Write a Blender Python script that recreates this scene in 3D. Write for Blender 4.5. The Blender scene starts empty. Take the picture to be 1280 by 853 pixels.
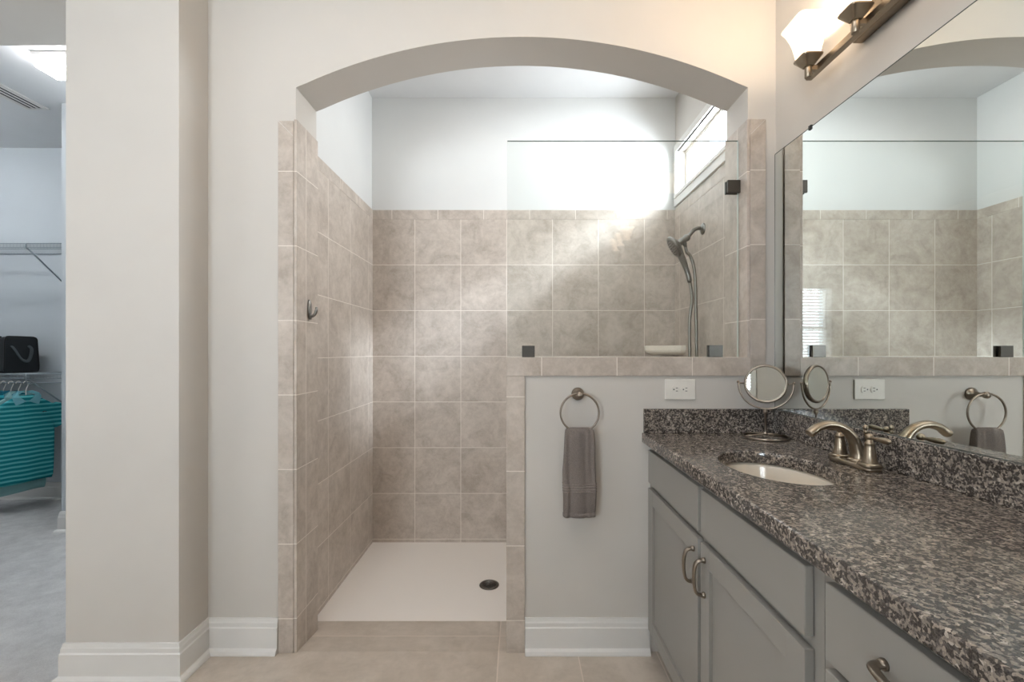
import bpy, bmesh, math, random
from mathutils import Vector, Matrix
random.seed(4)
R = math.radians
PI = math.pi
S = bpy.context.scene
COL = S.collection
E = 1.238                    # eye height; camera at x=0, y=0, looking along +Y
F = 560.0                    # focal length in pixels of the 1280 px frame

# ------------------------------------------------------------------ camera
cam = bpy.data.cameras.new('camera')
cam.sensor_width = 36
cam.lens = F / 1280 * 36
cam.shift_x = -6 / 1280
cam.shift_y = 13.5 / 1280
cam.clip_start = .01
co = bpy.data.objects.new('camera', cam)
co.location = (0, 0, E)
co.rotation_euler = (PI / 2, 0, 0)
COL.objects.link(co)
S.camera = co

# ------------------------------------------------------------------ world, lights, exposure
w = bpy.data.worlds.new('world')
S.world = w
w.use_nodes = True
bgn = w.node_tree.nodes['Background']
bgn.inputs[0].default_value = (.80, .90, 1, 1)
bgn.inputs[1].default_value = 5.0
S.view_settings.view_transform = 'Standard'
S.view_settings.look = 'None'
S.view_settings.gamma = 1
S.view_settings.use_curve_mapping = False
S.view_settings.exposure = 1.0
cy = S.cycles
cy.use_denoising = True
cy.max_bounces = 10
cy.diffuse_bounces = 5
cy.glossy_bounces = 6
cy.transmission_bounces = 8
cy.transparent_max_bounces = 16
cy.sample_clamp_indirect = 6
cy.caustics_reflective = False
cy.caustics_refractive = False


def area(name, loc, rot, sx, sy, power, col=(1, 1, 1), spread=180):
    l = bpy.data.lights.new(name, 'AREA')
    l.shape = 'RECTANGLE'
    l.size = sx
    l.size_y = sy
    l.energy = power
    l.color = col
    l.spread = R(spread)
    o = bpy.data.objects.new(name, l)
    o.location = loc
    o.rotation_euler = rot
    COL.objects.link(o)
    return o


# daylight outside the shower's transom window, outside the bedroom-side window, then added fill lights
area('shower_daylight', (1.24, 2.42, E + 1.19), (0, R(90), 0), .34, .60, 15, (.90, .95, 1))
area('window_daylight', (-1.45, -2.22, 1.55), (R(90), 0, 0), 1.0, 1.1, 52, (.90, .95, 1))
area('left_fill_light', (-2.985, -.02, 1.62), (0, R(-90), 0), 1.35, .72, 5, (.97, .98, 1))  # fill added out of view, no window opening behind it
area('ceiling_fill_light', (-.25, .72, 2.93), (0, 0, 0), 1.6, 1.0, 9, (1, .97, .94))  # added overhead fill, no fixture on this ceiling
area('shower_fill_light', (.0, 2.27, 2.93), (0, 0, 0), 1.1, .3, 2.8, (.97, .98, 1))  # fill added above the shower, hidden behind the arch header
sun = bpy.data.lights.new('sun', 'SUN')
sun.energy = 8
sun.angle = R(15)
sun.color = (.80, .89, 1)
so = bpy.data.objects.new('sun', sun)
so.rotation_euler = Vector((-1, .27, -.66)).to_track_quat('-Z', 'Y').to_euler()
COL.objects.link(so)

# ------------------------------------------------------------------ materials


def srgb(h):
    h = h.lstrip('#')
    v = [int(h[i:i + 2], 16) / 255 for i in (0, 2, 4)]
    return tuple((c / 12.92 if c <= .04045 else ((c + .055) / 1.055) ** 2.4) for c in v) + (1,)


class NT:
    def __init__(self, name):
        self.m = bpy.data.materials.new(name)
        self.m.use_nodes = True
        self.t = self.m.node_tree
        self.b = self.t.nodes['Principled BSDF']
        self.out = self.t.nodes['Material Output']

    def n(self, kind, **kw):
        nd = self.t.nodes.new(kind)
        for k, v in kw.items():
            setattr(nd, k, v)
        return nd

    def l(self, a, b):
        self.t.links.new(a, b)

    def math(self, op, a, b=None, c=None):
        nd = self.n('ShaderNodeMath', operation=op)
        for i, v in enumerate((a, b, c)):
            if v is None:
                continue
            if isinstance(v, (int, float)):
                nd.inputs[i].default_value = v
            else:
                self.l(v, nd.inputs[i])
        return nd.outputs[0]

    def coord(self):
        return self.n('ShaderNodeTexCoord').outputs['Object']

    def noise(self, vec, scale, detail=4, rough=.55, dist=0):
        nd = self.n('ShaderNodeTexNoise')
        nd.inputs['Scale'].default_value = scale
        nd.inputs['Detail'].default_value = detail
        nd.inputs['Roughness'].default_value = rough
        nd.inputs['Distortion'].default_value = dist
        self.l(vec, nd.inputs['Vector'])
        return nd.outputs['Fac']

    def ramp(self, fac, stops, interp='LINEAR'):
        nd = self.n('ShaderNodeValToRGB')
        nd.color_ramp.interpolation = interp
        el = nd.color_ramp.elements
        while len(el) < len(stops):
            el.new(.5)
        for e, (p, c) in zip(el, stops):
            e.position = p
            e.color = c
        self.l(fac, nd.inputs[0])
        return nd.outputs[0]

    def mix(self, fac, a, b, blend='MIX'):
        nd = self.n('ShaderNodeMix', data_type='RGBA', blend_type=blend)
        for i, v in ((0, fac), (6, a), (7, b)):
            if isinstance(v, (int, float, tuple)):
                nd.inputs[i].default_value = v
            else:
                self.l(v, nd.inputs[i])
        return nd.outputs[2]

    def bump(self, h, strength=.2, dist=.002):
        nd = self.n('ShaderNodeBump')
        nd.inputs['Strength'].default_value = strength
        nd.inputs['Distance'].default_value = dist
        self.l(h, nd.inputs['Height'])
        self.l(nd.outputs[0], self.b.inputs['Normal'])

    def set(self, col=None, rough=None, metal=None, spec=None):
        if col is not None:
            if isinstance(col, tuple):
                self.b.inputs['Base Color'].default_value = col
            else:
                self.l(col, self.b.inputs['Base Color'])
        if rough is not None:
            if isinstance(rough, (int, float)):
                self.b.inputs['Roughness'].default_value = rough
            else:
                self.l(rough, self.b.inputs['Roughness'])
        if metal is not None:
            self.b.inputs['Metallic'].default_value = metal
        if spec is not None:
            self.b.inputs['Specular IOR Level'].default_value = spec
        return self.m


def paint(name, c, rough=.6, b=.05):
    n = NT(name)
    v = n.coord()
    f = n.noise(v, 3, 3)
    c1 = srgb(c)
    c2 = tuple(x * .96 for x in c1[:3]) + (1,)
    n.bump(n.noise(v, 260, 3), b, .001)
    return n.set(n.ramp(f, [(.3, c2), (.7, c1)]), rough)


def metal(name, c, rough=.3, var=.08):
    n = NT(name)
    f = n.noise(n.coord(), 60, 3)
    c1 = srgb(c)
    c2 = tuple(x * (1 - var) for x in c1[:3]) + (1,)
    return n.set(n.ramp(f, [(.3, c2), (.7, c1)]), rough, 1.0)


def plastic(name, c, rough=.4):
    n = NT(name)
    f = n.noise(n.coord(), 40, 2)
    c1 = srgb(c)
    return n.set(n.ramp(f, [(.3, tuple(x * .97 for x in c1[:3]) + (1,)), (.7, c1)]), rough)


def tile(name, ax, off, pitch, c_lo, c_hi, grout='#e3dbd2', gw=.0035, rough=.42, scale=7.0, seed=0.0):
    """stone-look tiles on a grid: ax = the two object axes, off/pitch in metres (pitch None = no joints)"""
    n = NT(name)
    v = n.coord()
    sep = n.n('ShaderNodeSeparateXYZ')
    n.l(v, sep.inputs[0])
    dmin = None
    cells = []
    for a, o, p in zip(ax, off, pitch):
        if p is None:
            continue
        u = n.math('DIVIDE', n.math('SUBTRACT', sep.outputs[a], o), p)
        fr = n.math('FRACT', u)
        d = n.math('MULTIPLY', n.math('MINIMUM', fr, n.math('SUBTRACT', 1.0, fr)), p)
        cells.append(n.math('FLOOR', u))
        dmin = d if dmin is None else n.math('MINIMUM', dmin, d)
    comb = n.n('ShaderNodeCombineXYZ')
    comb.inputs[2].default_value = seed
    for i, c in enumerate(cells):
        n.l(c, comb.inputs[i])
    wn = n.n('ShaderNodeTexWhiteNoise', noise_dimensions='3D')
    n.l(comb.outputs[0], wn.inputs[0])
    shift = n.n('ShaderNodeVectorMath', operation='MULTIPLY_ADD')
    n.l(wn.outputs['Color'], shift.inputs[0])
    shift.inputs[1].default_value = (9, 9, 9)
    n.l(v, shift.inputs[2])
    big = n.noise(shift.outputs[0], scale, 8, .62, .9)
    fine = n.noise(shift.outputs[0], scale * 5, 5, .7, .4)
    f = n.math('ADD', n.math('MULTIPLY', big, .62), n.math('MULTIPLY', fine, .38))
    c = n.ramp(f, [(.36, srgb(c_lo)), (.62, srgb(c_hi))])
    # per-tile tone
    tone = n.math('ADD', n.math('MULTIPLY', wn.outputs['Value'], .07), .955)
    tc = n.n('ShaderNodeCombineXYZ')
    for i in range(3):
        n.l(tone, tc.inputs[i])
    c = n.mix(1.0, c, tc.outputs[0], 'MULTIPLY')
    g = n.math('LESS_THAN', dmin, gw / 2)
    c = n.mix(g, c, srgb(grout))
    hgt = n.math('SUBTRACT', n.math('MULTIPLY', fine, .25), g)
    n.bump(hgt, .35, .0015)
    rr = n.math('ADD', n.math('MULTIPLY', g, .4), rough)
    return n.set(c, rr)


PZ = .3065
TL, TH = '#a89c90', '#c9beb3'
M = {}
M['wall'] = paint('wall_paint', '#cac5be', .65)
M['shower_paint'] = paint('shower_wall_paint', '#d9d9d7', .6)
M['ceiling'] = paint('ceiling_paint', '#dedede', .75)
M['closet'] = paint('closet_paint', '#bcc2c6', .7)
M['white'] = paint('white_trim_paint', '#dcdad6', .38, .02)
M['tile_back'] = tile('tile_back', (0, 2), (-.684, E + .277), (.308, .307), TL, TH)
M['tile_side'] = tile('tile_side', (1, 2), (2.298, E + .277), (.308, .307), TL, TH, seed=3)
M['tile_bull'] = tile('tile_bull', (0, 2), (-.222, 0), (.308, None), TL, TH, seed=5)
M['tile_bull_y'] = tile('tile_bull_y', (1, 2), (2.45, 0), (.308, None), TL, TH, seed=6)
M['tile_jamb'] = tile('tile_jamb', (1, 2), (1.925, E + .129), (.9, PZ), TL, TH, seed=8)
M['tile_trim_v'] = tile('tile_trim_v', (0, 2), (0, E + .129), (None, PZ), TL, TH, seed=9)
M['tile_trim_r'] = tile('tile_trim_r', (0, 2), (0, E + .134), (None, PZ), TL, TH, seed=12)
M['tile_trim_hw'] = tile('tile_trim_hw', (0, 2), (0, E - .185), (None, PZ), TL, TH, seed=13)
M['tile_trim_h'] = tile('tile_trim_h', (0, 2), (.102, 0), (.3095, None), TL, TH, seed=10)
M['tile_floor'] = tile('tile_floor', (0, 1), (-.075, 1.98), (.325, .325), '#b1a597', '#c9bdb0', '#d8cbbf', .0045, .34, 4.0, 11)
M['tile_floor_wide'] = tile('tile_floor_wide', (0, 1), (-.075, 1.98), (1.3, .325), '#b1a597', '#c9bdb0', '#d8cbbf', .0045, .34, 4.0, 14)
M['grout'] = plastic('grout', '#8d8175', .8)

n = NT('shower_pan_acrylic')
v = n.coord()
vo = n.n('ShaderNodeTexVoronoi')
vo.inputs['Scale'].default_value = 90
n.l(v, vo.inputs['Vector'])
n.bump(vo.outputs['Distance'], .25, .001)
M['pan'] = n.set(srgb('#e8e0d8'), .38)

n = NT('granite')
v = n.coord()
nz = n.n('ShaderNodeTexNoise')
nz.inputs['Scale'].default_value = 90
nz.inputs['Detail'].default_value = 3
n.l(v, nz.inputs['Vector'])
md = n.n('ShaderNodeVectorMath', operation='MULTIPLY_ADD')
n.l(nz.outputs['Color'], md.inputs[0])
md.inputs[1].default_value = (.010, .010, .010)
n.l(v, md.inputs[2])
vo = n.n('ShaderNodeTexVoronoi')
vo.inputs['Scale'].default_value = 210
n.l(md.outputs[0], vo.inputs['Vector'])
sp = n.n('ShaderNodeSeparateColor')
n.l(vo.outputs['Color'], sp.inputs[0])
big = n.noise(v, 55, 4, .6)
f = n.math('ADD', n.math('MULTIPLY', sp.outputs[0], .62), n.math('MULTIPLY', n.math('SUBTRACT', big, .31), .95))
c = n.ramp(f, [(.0, srgb('#0d0d10')), (.30, srgb('#232225')), (.42, srgb('#4b4847')), (.53, srgb('#837a72')),
               (.66, srgb('#9b9085')), (.80, srgb('#c0b5a9'))], 'CONSTANT')
fn = n.noise(v, 420, 3, .7)
c = n.mix(.22, c, n.ramp(fn, [(.35, srgb('#3a3634')), (.65, srgb('#a89c90'))]))
M['granite'] = n.set(c, .14, 0, .5)

n = NT('carpet')
v = n.coord()
f = n.math('ADD', n.math('MULTIPLY', n.noise(v, 9, 5, .7), .5), n.math('MULTIPLY', n.noise(v, 240, 4, .8), .5))
n.bump(n.noise(v, 320, 4, .8), 1.0, .01)
M['carpet'] = n.set(n.ramp(f, [(.35, srgb('#c9c7c6')), (.62, srgb('#efeeed'))]), .95, 0, .1)

M['cabinet'] = paint('cabinet_grey_paint', '#94918b', .42, .02)
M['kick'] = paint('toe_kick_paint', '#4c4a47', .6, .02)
M['nickel'] = metal('brushed_nickel', '#94897d', .3)
M['bronze'] = metal('warm_nickel', '#9a8d7c', .33)
M['steel'] = metal('satin_steel', '#8c8a86', .3)
M['hose'] = metal('hose_steel', '#908c86', .38)
M['clip'] = metal('dark_clip_metal', '#5b5854', .35)
M['dark'] = plastic('dark_slot', '#17171a', .5)
M['porcelain'] = plastic('porcelain', '#e6ddcf', .12)
M['white_plastic'] = plastic('white_plastic', '#e4e0d8', .35)
M['shelf_wire'] = plastic('shelf_wire_backlit', '#8f999e', .4)  # white wire; its backlit shade is mixed into this grey
M['bag'] = plastic('black_fabric', '#23272a', .8)
M['bag_trim'] = plastic('black_piping', '#0b0c0e', .6)
M['bag_grey'] = plastic('grey_webbing', '#4b5154', .8)
M['drain'] = metal('drain_metal', '#6d6963', .35)
M['blind'] = plastic('blind_slat', '#e8ecef', .5)

n = NT('towel_terry')
v = n.coord()
f = n.noise(v, 420, 3, .8)
n.bump(n.noise(v, 520, 2, .8), 1.0, .004)
M['towel'] = n.set(n.ramp(f, [(.3, srgb('#736a65')), (.7, srgb('#9d938d'))]), .95, 0, .1)
n = NT('towel_band')
v = n.coord()
M['towel_band'] = n.set(n.ramp(n.noise(v, 200, 2), [(.3, srgb('#80766f')), (.7, srgb('#988e88'))]), .7, 0, .2)

n = NT('silver_mirror')
M['mirror'] = n.set(n.ramp(n.noise(n.coord(), 1, 1), [(0, (.84, .875, .85, 1)), (1, (.85, .885, .86, 1))]), 0.0, 1.0)
M['mirror_edge'] = plastic('mirror_edge', '#5a5f5c', .25)


def glass(name, tint, ior=1.5):
    n = NT(name)
    n.t.nodes.remove(n.b)
    tr = n.n('ShaderNodeBsdfTransparent')
    tr.inputs[0].default_value = tint
    gl = n.n('ShaderNodeBsdfGlossy')
    gl.inputs['Roughness'].default_value = 0
    # Schlick reflectance from the facing angle, the same on the way in and out of the sheet
    lw = n.n('ShaderNodeLayerWeight')
    lw.inputs[0].default_value = .5
    fr = n.math('ADD', n.math('MULTIPLY', n.math('POWER', lw.outputs['Facing'], 5.0), .92), .04)
    mx = n.n('ShaderNodeMixShader')
    n.l(fr, mx.inputs[0])
    n.l(tr.outputs[0], mx.inputs[1])
    n.l(gl.outputs[0], mx.inputs[2])
    n.l(mx.outputs[0], n.out.inputs[0])
    return n.m


M['glass'] = glass('shower_glass', (.972, .985, .978, 1))
M['pane'] = glass('window_pane', (.97, .98, .98, 1))
M['glass_edge'] = plastic('glass_edge', '#5e6f69', .2)
M['glass_edge_light'] = plastic('glass_edge_light', '#c4d0ca', .2)


def lamp(name, c, st, base='#fff4e4'):
    n = NT(name)
    n.set(srgb(base), .35)
    n.b.inputs['Emission Color'].default_value = c
    n.b.inputs['Emission Strength'].default_value = st
    return n.m


M['shade'] = lamp('lit_frosted_glass', (1, .74, .50, 1), 2.6)
_t = M['shade'].node_tree
_lw = _t.nodes.new('ShaderNodeLayerWeight')
_lw.inputs[0].default_value = .4
_mr = _t.nodes.new('ShaderNodeMapRange')
_mr.inputs['To Min'].default_value = 1.5
_mr.inputs['To Max'].default_value = .38
_t.links.new(_lw.outputs['Facing'], _mr.inputs['Value'])
_t.links.new(_mr.outputs[0], _t.nodes['Principled BSDF'].inputs['Emission Strength'])
M['bulb'] = lamp('lit_bulb', (1, .82, .6, 1), 22)
M['fluor'] = lamp('lit_diffuser', (.95, .97, 1, 1), 12.5)


def stripes(name, c1, c2, pitch):
    n = NT(name)
    v = n.coord()
    sep = n.n('ShaderNodeSeparateXYZ')
    n.l(v, sep.inputs[0])
    wob = n.math('MULTIPLY', n.noise(v, 7, 2), .012)
    z = n.math('ADD', sep.outputs[2], wob)
    fr = n.math('FRACT', n.math('DIVIDE', z, pitch))
    f = n.math('LESS_THAN', fr, .42)
    n.bump(n.noise(v, 500, 2), .3, .001)
    return n.set(n.mix(f, srgb(c1), srgb(c2)), .85, 0, .15)


M['polo'] = stripes('polo_stripes', '#1b7a83', '#5bb4b8', .033)
M['polo_dark'] = stripes('polo_stripes_dark', '#1b5f70', '#2f8f9a', .05)
M['cloth_pale'] = plastic('pale_teal_cloth', '#7fa9aa', .9)
M['cloth_blue'] = plastic('blue_cloth', '#2c6e8e', .9)
M['cloth_green'] = plastic('teal_cloth', '#2d8d88', .9)
M['cloth_navy'] = plastic('navy_cloth', '#2b3f57', .9)
M['collar'] = plastic('collar_cloth', '#6fb0bb', .9)

# ------------------------------------------------------------------ mesh helpers


def box(bm, x0, x1, y0, y1, z0, z1, mat=0):
    vs = [bm.verts.new((x, y, z)) for z in (z0, z1) for y in (y0, y1) for x in (x0, x1)]
    for q in ((0, 2, 3, 1), (4, 5, 7, 6), (0, 1, 5, 4), (2, 6, 7, 3), (0, 4, 6, 2), (1, 3, 7, 5)):
        bm.faces.new([vs[i] for i in q]).material_index = mat
    return vs


def loft(bm, secs, cap=True, smooth=True, closed=True):
    rings = [[bm.verts.new(p) for p in s] for s in secs]
    n_ = len(secs[0])
    for a, b in zip(rings, rings[1:]):
        for i in range(n_ if closed else n_ - 1):
            j = (i + 1) % n_
            bm.faces.new((a[i], a[j], b[j], b[i])).smooth = smooth
    if cap:
        bm.faces.new(list(reversed(rings[0]))).smooth = False
        bm.faces.new(rings[-1]).smooth = False
    return rings


def lathe(bm, origin, axis, prof, seg=24, cap=True):
    """prof: (radius, distance along axis)"""
    ax = Vector(axis).normalized()
    t = Vector((0, 0, 1)) if abs(ax.z) < .9 else Vector((1, 0, 0))
    u = ax.cross(t).normalized()
    v_ = ax.cross(u)
    o = Vector(origin)
    secs = [[o + ax * d + (u * math.cos(2 * PI * k / seg) + v_ * math.sin(2 * PI * k / seg)) * max(r, 1e-5)
             for k in range(seg)] for r, d in prof]
    loft(bm, secs, cap)


def tube(bm, pts, rad, seg=10, closed=False, flat=1.0, up=None):
    """round (or flattened) tube along pts; rad a number or a list"""
    pts = [Vector(p) for p in pts]
    n_ = len(pts)
    rs = rad if isinstance(rad, (list, tuple)) else [rad] * n_
    secs = []
    prev = Vector(up) if up else None
    for i, p in enumerate(pts):
        if closed:
            d = pts[(i + 1) % n_] - pts[i - 1]
        else:
            d = pts[min(i + 1, n_ - 1)] - pts[max(i - 1, 0)]
        d.normalize()
        if prev is None:
            prev = Vector((0, 0, 1)) if abs(d.z) < .9 else Vector((1, 0, 0))
        u = prev - d * prev.dot(d)
        if u.length < 1e-5:
            u = d.orthogonal()
        u.normalize()
        if not up:
            prev = u
        s = d.cross(u)
        secs.append([p + (u * math.cos(2 * PI * k / seg) * flat + s * math.sin(2 * PI * k / seg)) * rs[i] for k in range(seg)])
    if closed:
        secs.append(secs[0])
    loft(bm, secs, not closed)


def ball(bm, c, r, seg=12):
    k = 7
    lathe(bm, c, (0, 0, 1), [(r * math.sin(PI * i / k), -r * math.cos(PI * i / k)) for i in range(k + 1)], seg, False)


def spline(pts, n_=8):
    pts = [Vector(p) for p in pts]
    out = []
    P = [pts[0] * 2 - pts[1]] + pts + [pts[-1] * 2 - pts[-2]]
    for i in range(1, len(P) - 2):
        for k in range(n_):
            t = k / n_
            a, b, c, d = P[i - 1], P[i], P[i + 1], P[i + 2]
            out.append(.5 * ((2 * b) + (c - a) * t + (2 * a - 5 * b + 4 * c - d) * t * t + (3 * b - a - 3 * c + d) * t ** 3))
    out.append(pts[-1])
    return out


def obj(name, bm, mats, parent=None, bevel=0, kind=None, label=None, subsurf=0):
    off = Vector((0, 0, 0))
    p = parent
    while p:
        off += p.location
        p = p.parent
    if off.length:
        bmesh.ops.translate(bm, verts=bm.verts, vec=-off)
    bmesh.ops.remove_doubles(bm, verts=bm.verts, dist=1e-6)
    bmesh.ops.recalc_face_normals(bm, faces=bm.faces)
    me = bpy.data.meshes.new(name)
    bm.to_mesh(me)
    bm.free()
    for m_ in (mats if isinstance(mats, (list, tuple)) else [mats]):
        me.materials.append(m_)
    o = bpy.data.objects.new(name, me)
    COL.objects.link(o)
    o.parent = parent
    if kind:
        o['kind'] = kind
    if label:
        o['label'] = label
    if bevel:
        b = o.modifiers.new('bevel', 'BEVEL')
        b.width = bevel
        b.segments = 2
        b.limit_method = 'ANGLE'
        b.angle_limit = R(40)
    if subsurf:
        s = o.modifiers.new('sub', 'SUBSURF')
        s.levels = s.render_levels = subsurf
    return o


def B():
    return bmesh.new()


def bxo(name, dims, mat, parent=None, bevel=0, kind=None, label=None):
    bm = B()
    box(bm, *dims)
    return obj(name, bm, mat, parent, bevel, kind, label)


def thing(name, label, cat, loc=(0, 0, 0), group=None):
    o = bpy.data.objects.new(name, None)
    o.empty_display_size = .05
    o.location = loc
    COL.objects.link(o)
    o['label'] = label
    o['category'] = cat
    if group:
        o['group'] = group
    return o


def tag(o, label, cat, group=None):
    o['label'] = label
    o['category'] = cat
    if group:
        o['group'] = group
    return o


def struct(name, dims, mat, bevel=0):
    return bxo(name, dims, mat, None, bevel, 'structure')


# ------------------------------------------------------------------ the shell
CZ = E + 1.712        # ceiling
FY, JB = 1.848, 2.036  # front wall plane, back of its thickness
WX = 1.068            # right wall plane
SY = 3.016            # shower back wall
LX = -.975            # shower left wall
JL, JR = -.905, .947  # jambs
PANZ = -.05

f_in = 1.85
bm = B()
box(bm, -.075, WX, -2.0, f_in, -.1, 0)
box(bm, -3.0, -.075, -2.0, f_in, -.1, 0, 1)
obj('floor', bm, [M['tile_floor'], M['tile_floor_wide']], kind='structure')
# threshold tiles slope down to the shower pan
bm = B()
y1 = 2.125
for xa, xb, mi in ((LX, -.075, 1), (-.075, WX, 0)):
    n0 = len(bm.faces)
    secs = [[(xa, f_in, -.1), (xb, f_in, -.1), (xb, f_in, 0), (xa, f_in, 0)],
            [(xa, y1, -.15), (xb, y1, -.15), (xb, y1, PANZ + .010), (xa, y1, PANZ + .010)]]
    loft(bm, secs, True, False)
    bm.faces.ensure_lookup_table()
    for fc in bm.faces[n0:]:
        fc.material_index = mi
obj('floor_threshold', bm, [M['tile_floor'], M['tile_floor_wide']], kind='structure')
struct('floor_closet', (-4.85, -1.70, 1.665, 3.80, -.1, .006), M['carpet'])
struct('ceiling', (-4.9, 1.25, -2.1, 3.9, CZ, CZ + .1), M['ceiling'])

# front wall with the arched opening
Z0, ZP = E + 1.092, E + 1.300
cxa = (JL + JR) / 2
hw = (JR - JL) / 2
rise = ZP - Z0
RR = (hw * hw + rise * rise) / (2 * rise)


def wall_poly(name, pts, y0, y1, mat):
    bm = B()
    a = [bm.verts.new((x, y0, z)) for x, z in pts]
    b = [bm.verts.new((x, y1, z)) for x, z in pts]
    bm.faces.new(a)
    bm.faces.new(list(reversed(b)))
    for i in range(len(pts)):
        j = (i + 1) % len(pts)
        fc = bm.faces.new((a[i], b[i], b[j], a[j]))
        if pts[i][2:] if len(pts[i]) > 2 else False:
            fc.smooth = True
    return obj(name, bm, mat, kind='structure')


arc = []
N = 48
for k in range(N + 1):
    x = (JL - .006) + (hw * 2 + .012) * k / N
    dx = min(abs(x - cxa), hw)
    arc.append((x, ZP - RR + math.sqrt(RR * RR - dx * dx)))
pts = [(-1.274, -.1), (JL - .006, -.1)] + arc + [(JR + .006, -.1), (WX, -.1), (WX, CZ), (-1.274, CZ)]
wall_poly('wall_front', pts, FY, JB, M['wall'])
HT = -.030            # half wall body top
struct('wall_half', (-.036, JR + .006, FY, JB, -.1, E + HT), M['wall'])
struct('wall_pillar', (-1.70, -1.274, 1.689, JB, 0, CZ), M['wall'])
struct('wall_closet_side', (-1.40, LX - .01, JB, 3.2, 0, CZ), M['closet'])
struct('wall_header', (-3.0, -1.70, 1.689, JB, E + 1.3925, CZ), M['wall'])
struct('wall_entry', (-3.0, -2.70, 1.689, JB, 0, E + 1.3925), M['wall'])
struct('wall_left', (-3.1, -3.0, -2.1, 1.82, 0, CZ), M['wall'])
# shower
struct('wall_shower_back', (-1.1, 1.3, SY, SY + .12, -.15, CZ), M['shower_paint'])
struct('wall_shower_left', (LX - .12, LX, JB, SY, -.15, CZ), M['shower_paint'])
WY0, WY1, WZ0, WZ1 = 2.12, 2.955, E + 1.04, E + 1.322
bm = B()
box(bm, WX, WX + .14, -2.1, SY, -.15, WZ0)
box(bm, WX, WX + .14, -2.1, SY, WZ1, CZ)
box(bm, WX, WX + .14, -2.1, WY0, WZ0, WZ1)
box(bm, WX, WX + .14, WY1, SY, WZ0, WZ1)
wr = obj('wall_right', bm, [M['wall'], M['shower_paint']], kind='structure')
TT = E + .953        # tile top
TB = E + .889        # under the bullnose row
t_ = .008
struct('wall_tile_back', (LX, WX, SY - t_, SY, PANZ - .05, TB), M['tile_back'])
struct('trim_1', (LX, WX, SY - t_ - .001, SY, TB, TT), M['tile_bull'], .002)
struct('wall_tile_left', (LX, LX + t_, JB + .001, SY - t_, -.12, TB), M['tile_side'])
struct('trim_2', (LX, LX + t_ + .001, JB + .001, SY - t_, TB, TT), M['tile_bull_y'], .002)
struct('wall_tile_right', (WX - t_, WX, JB, SY - t_, -.12, TB), M['tile_side'])
struct('trim_3', (WX - t_ - .001, WX, JB, SY - t_, TB, TT), M['tile_bull_y'], .002)
struct('wall_tile_jamb_left', (JL - .012, JL, FY - .006, JB + .003, -.10, E + .957), M['tile_jamb'], .0015)
struct('wall_tile_jamb_right', (JR, JR + .012, FY - .006, JB + .003, E - .03, E + .957), M['tile_jamb'], .0015)
struct('trim_4', (JL - .076, JL - .0125, FY - t_, FY, 0, E + .950), M['tile_trim_v'], .0015)
struct('trim_5', (JR + .0125, JR + .076, FY - t_, FY, E - .099, E + .957), M['tile_trim_r'], .0015)
struct('trim_6', (-.043, JR + .0125, FY - t_, FY, E - .099, E - .023), M['tile_trim_h'], .0015)
struct('trim_7', (-.043, .033, FY - t_, FY, 0, E - .0995), M['tile_trim_hw'], .0015)
struct('trim_8', (-.043, JR - .0005, FY, JB + .004, E + HT, E - .023), M['tile_trim_h'], .0015)
struct('trim_9', (-.043, -.036, FY, JB + .004, -.1, E + HT), M['tile_jamb'])
# mitre joints at the upper corners of the tile surround
for nm, xa, xb in (('trim_10', JL - .074, JL - .0145), ('trim_11', JR + .0145, JR + .074)):
    bm = B()
    s = 1 if xa < 0 else -1
    z1_ = E + (.948 if xa < 0 else .955)
    z0_ = z1_ - .060
    p, q = ((xa, z1_), (xb, z0_)) if s > 0 else ((xb, z1_), (xa, z0_))
    tube(bm, [(p[0], FY - t_, p[1]), (q[0], FY - t_, q[1])], .0009, 6)
    obj(nm, bm, M['white'], kind='structure')

# shower pan and drain
bm = B()
nx, ny = 24, 16
PX0, PX1, PY0, PY1 = LX + t_, WX - t_, 2.125, SY - t_
DX, DY = -.152, 2.47
g = []
for j in range(ny + 1):
    row = []
    for i in range(nx + 1):
        x = PX0 + (PX1 - PX0) * i / nx
        y = PY0 + (PY1 - PY0) * j / ny
        d = math.hypot(x - DX, (y - DY))
        row.append(bm.verts.new((x, y, PANZ + .008 * min(1, d / .5))))
    g.append(row)
for j in range(ny):
    for i in range(nx):
        bm.faces.new((g[j][i], g[j][i + 1], g[j + 1][i + 1], g[j + 1][i]))
top = list(bm.faces)
r_ = bmesh.ops.extrude_face_region(bm, geom=top)
bmesh.ops.translate(bm, verts=[v_ for v_ in r_['geom'] if isinstance(v_, bmesh.types.BMVert)], vec=(0, 0, -.06))
obj('floor_shower', bm, M['pan'], kind='structure')
dr = thing('shower_drain', 'round dark metal grate drain set in the cream shower floor', 'drain', (DX, DY, PANZ + .0015))
bm = B()
lathe(bm, (DX, DY, PANZ + .0015), (0, 0, 1), [(.054, 0), (.054, .003), (.049, .0045), (.040, .0045), (.040, .002), (0, .002)], 32)
obj('flange', bm, M['drain'], dr)
bm = B()
for k in range(-4, 5):
    for l_ in range(-4, 5):
        if k * k + l_ * l_ < 17 and (k + l_) % 2 == 0:
            lathe(bm, (DX + k * .0082, DY + l_ * .0082, PANZ + .0037), (0, 0, 1), [(.0036, 0), (.0036, .0006)], 8)
obj('grate_holes', bm, M['dark'], dr)

# closet shell
struct('wall_closet_back', (-4.9, -1.1, 3.76, 3.9, 0, CZ), M['closet'])
struct('wall_closet_left', (-4.95, -4.85, 1.6, 3.9, 0, CZ), M['closet'])
struct('wall_closet_front', (-4.9, -3.0, 1.689, 1.82, 0, CZ), M['closet'])
struct('wall_closet_return', (-3.13, -1.40, 3.08, 3.76, 0, CZ), M['closet'])

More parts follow.
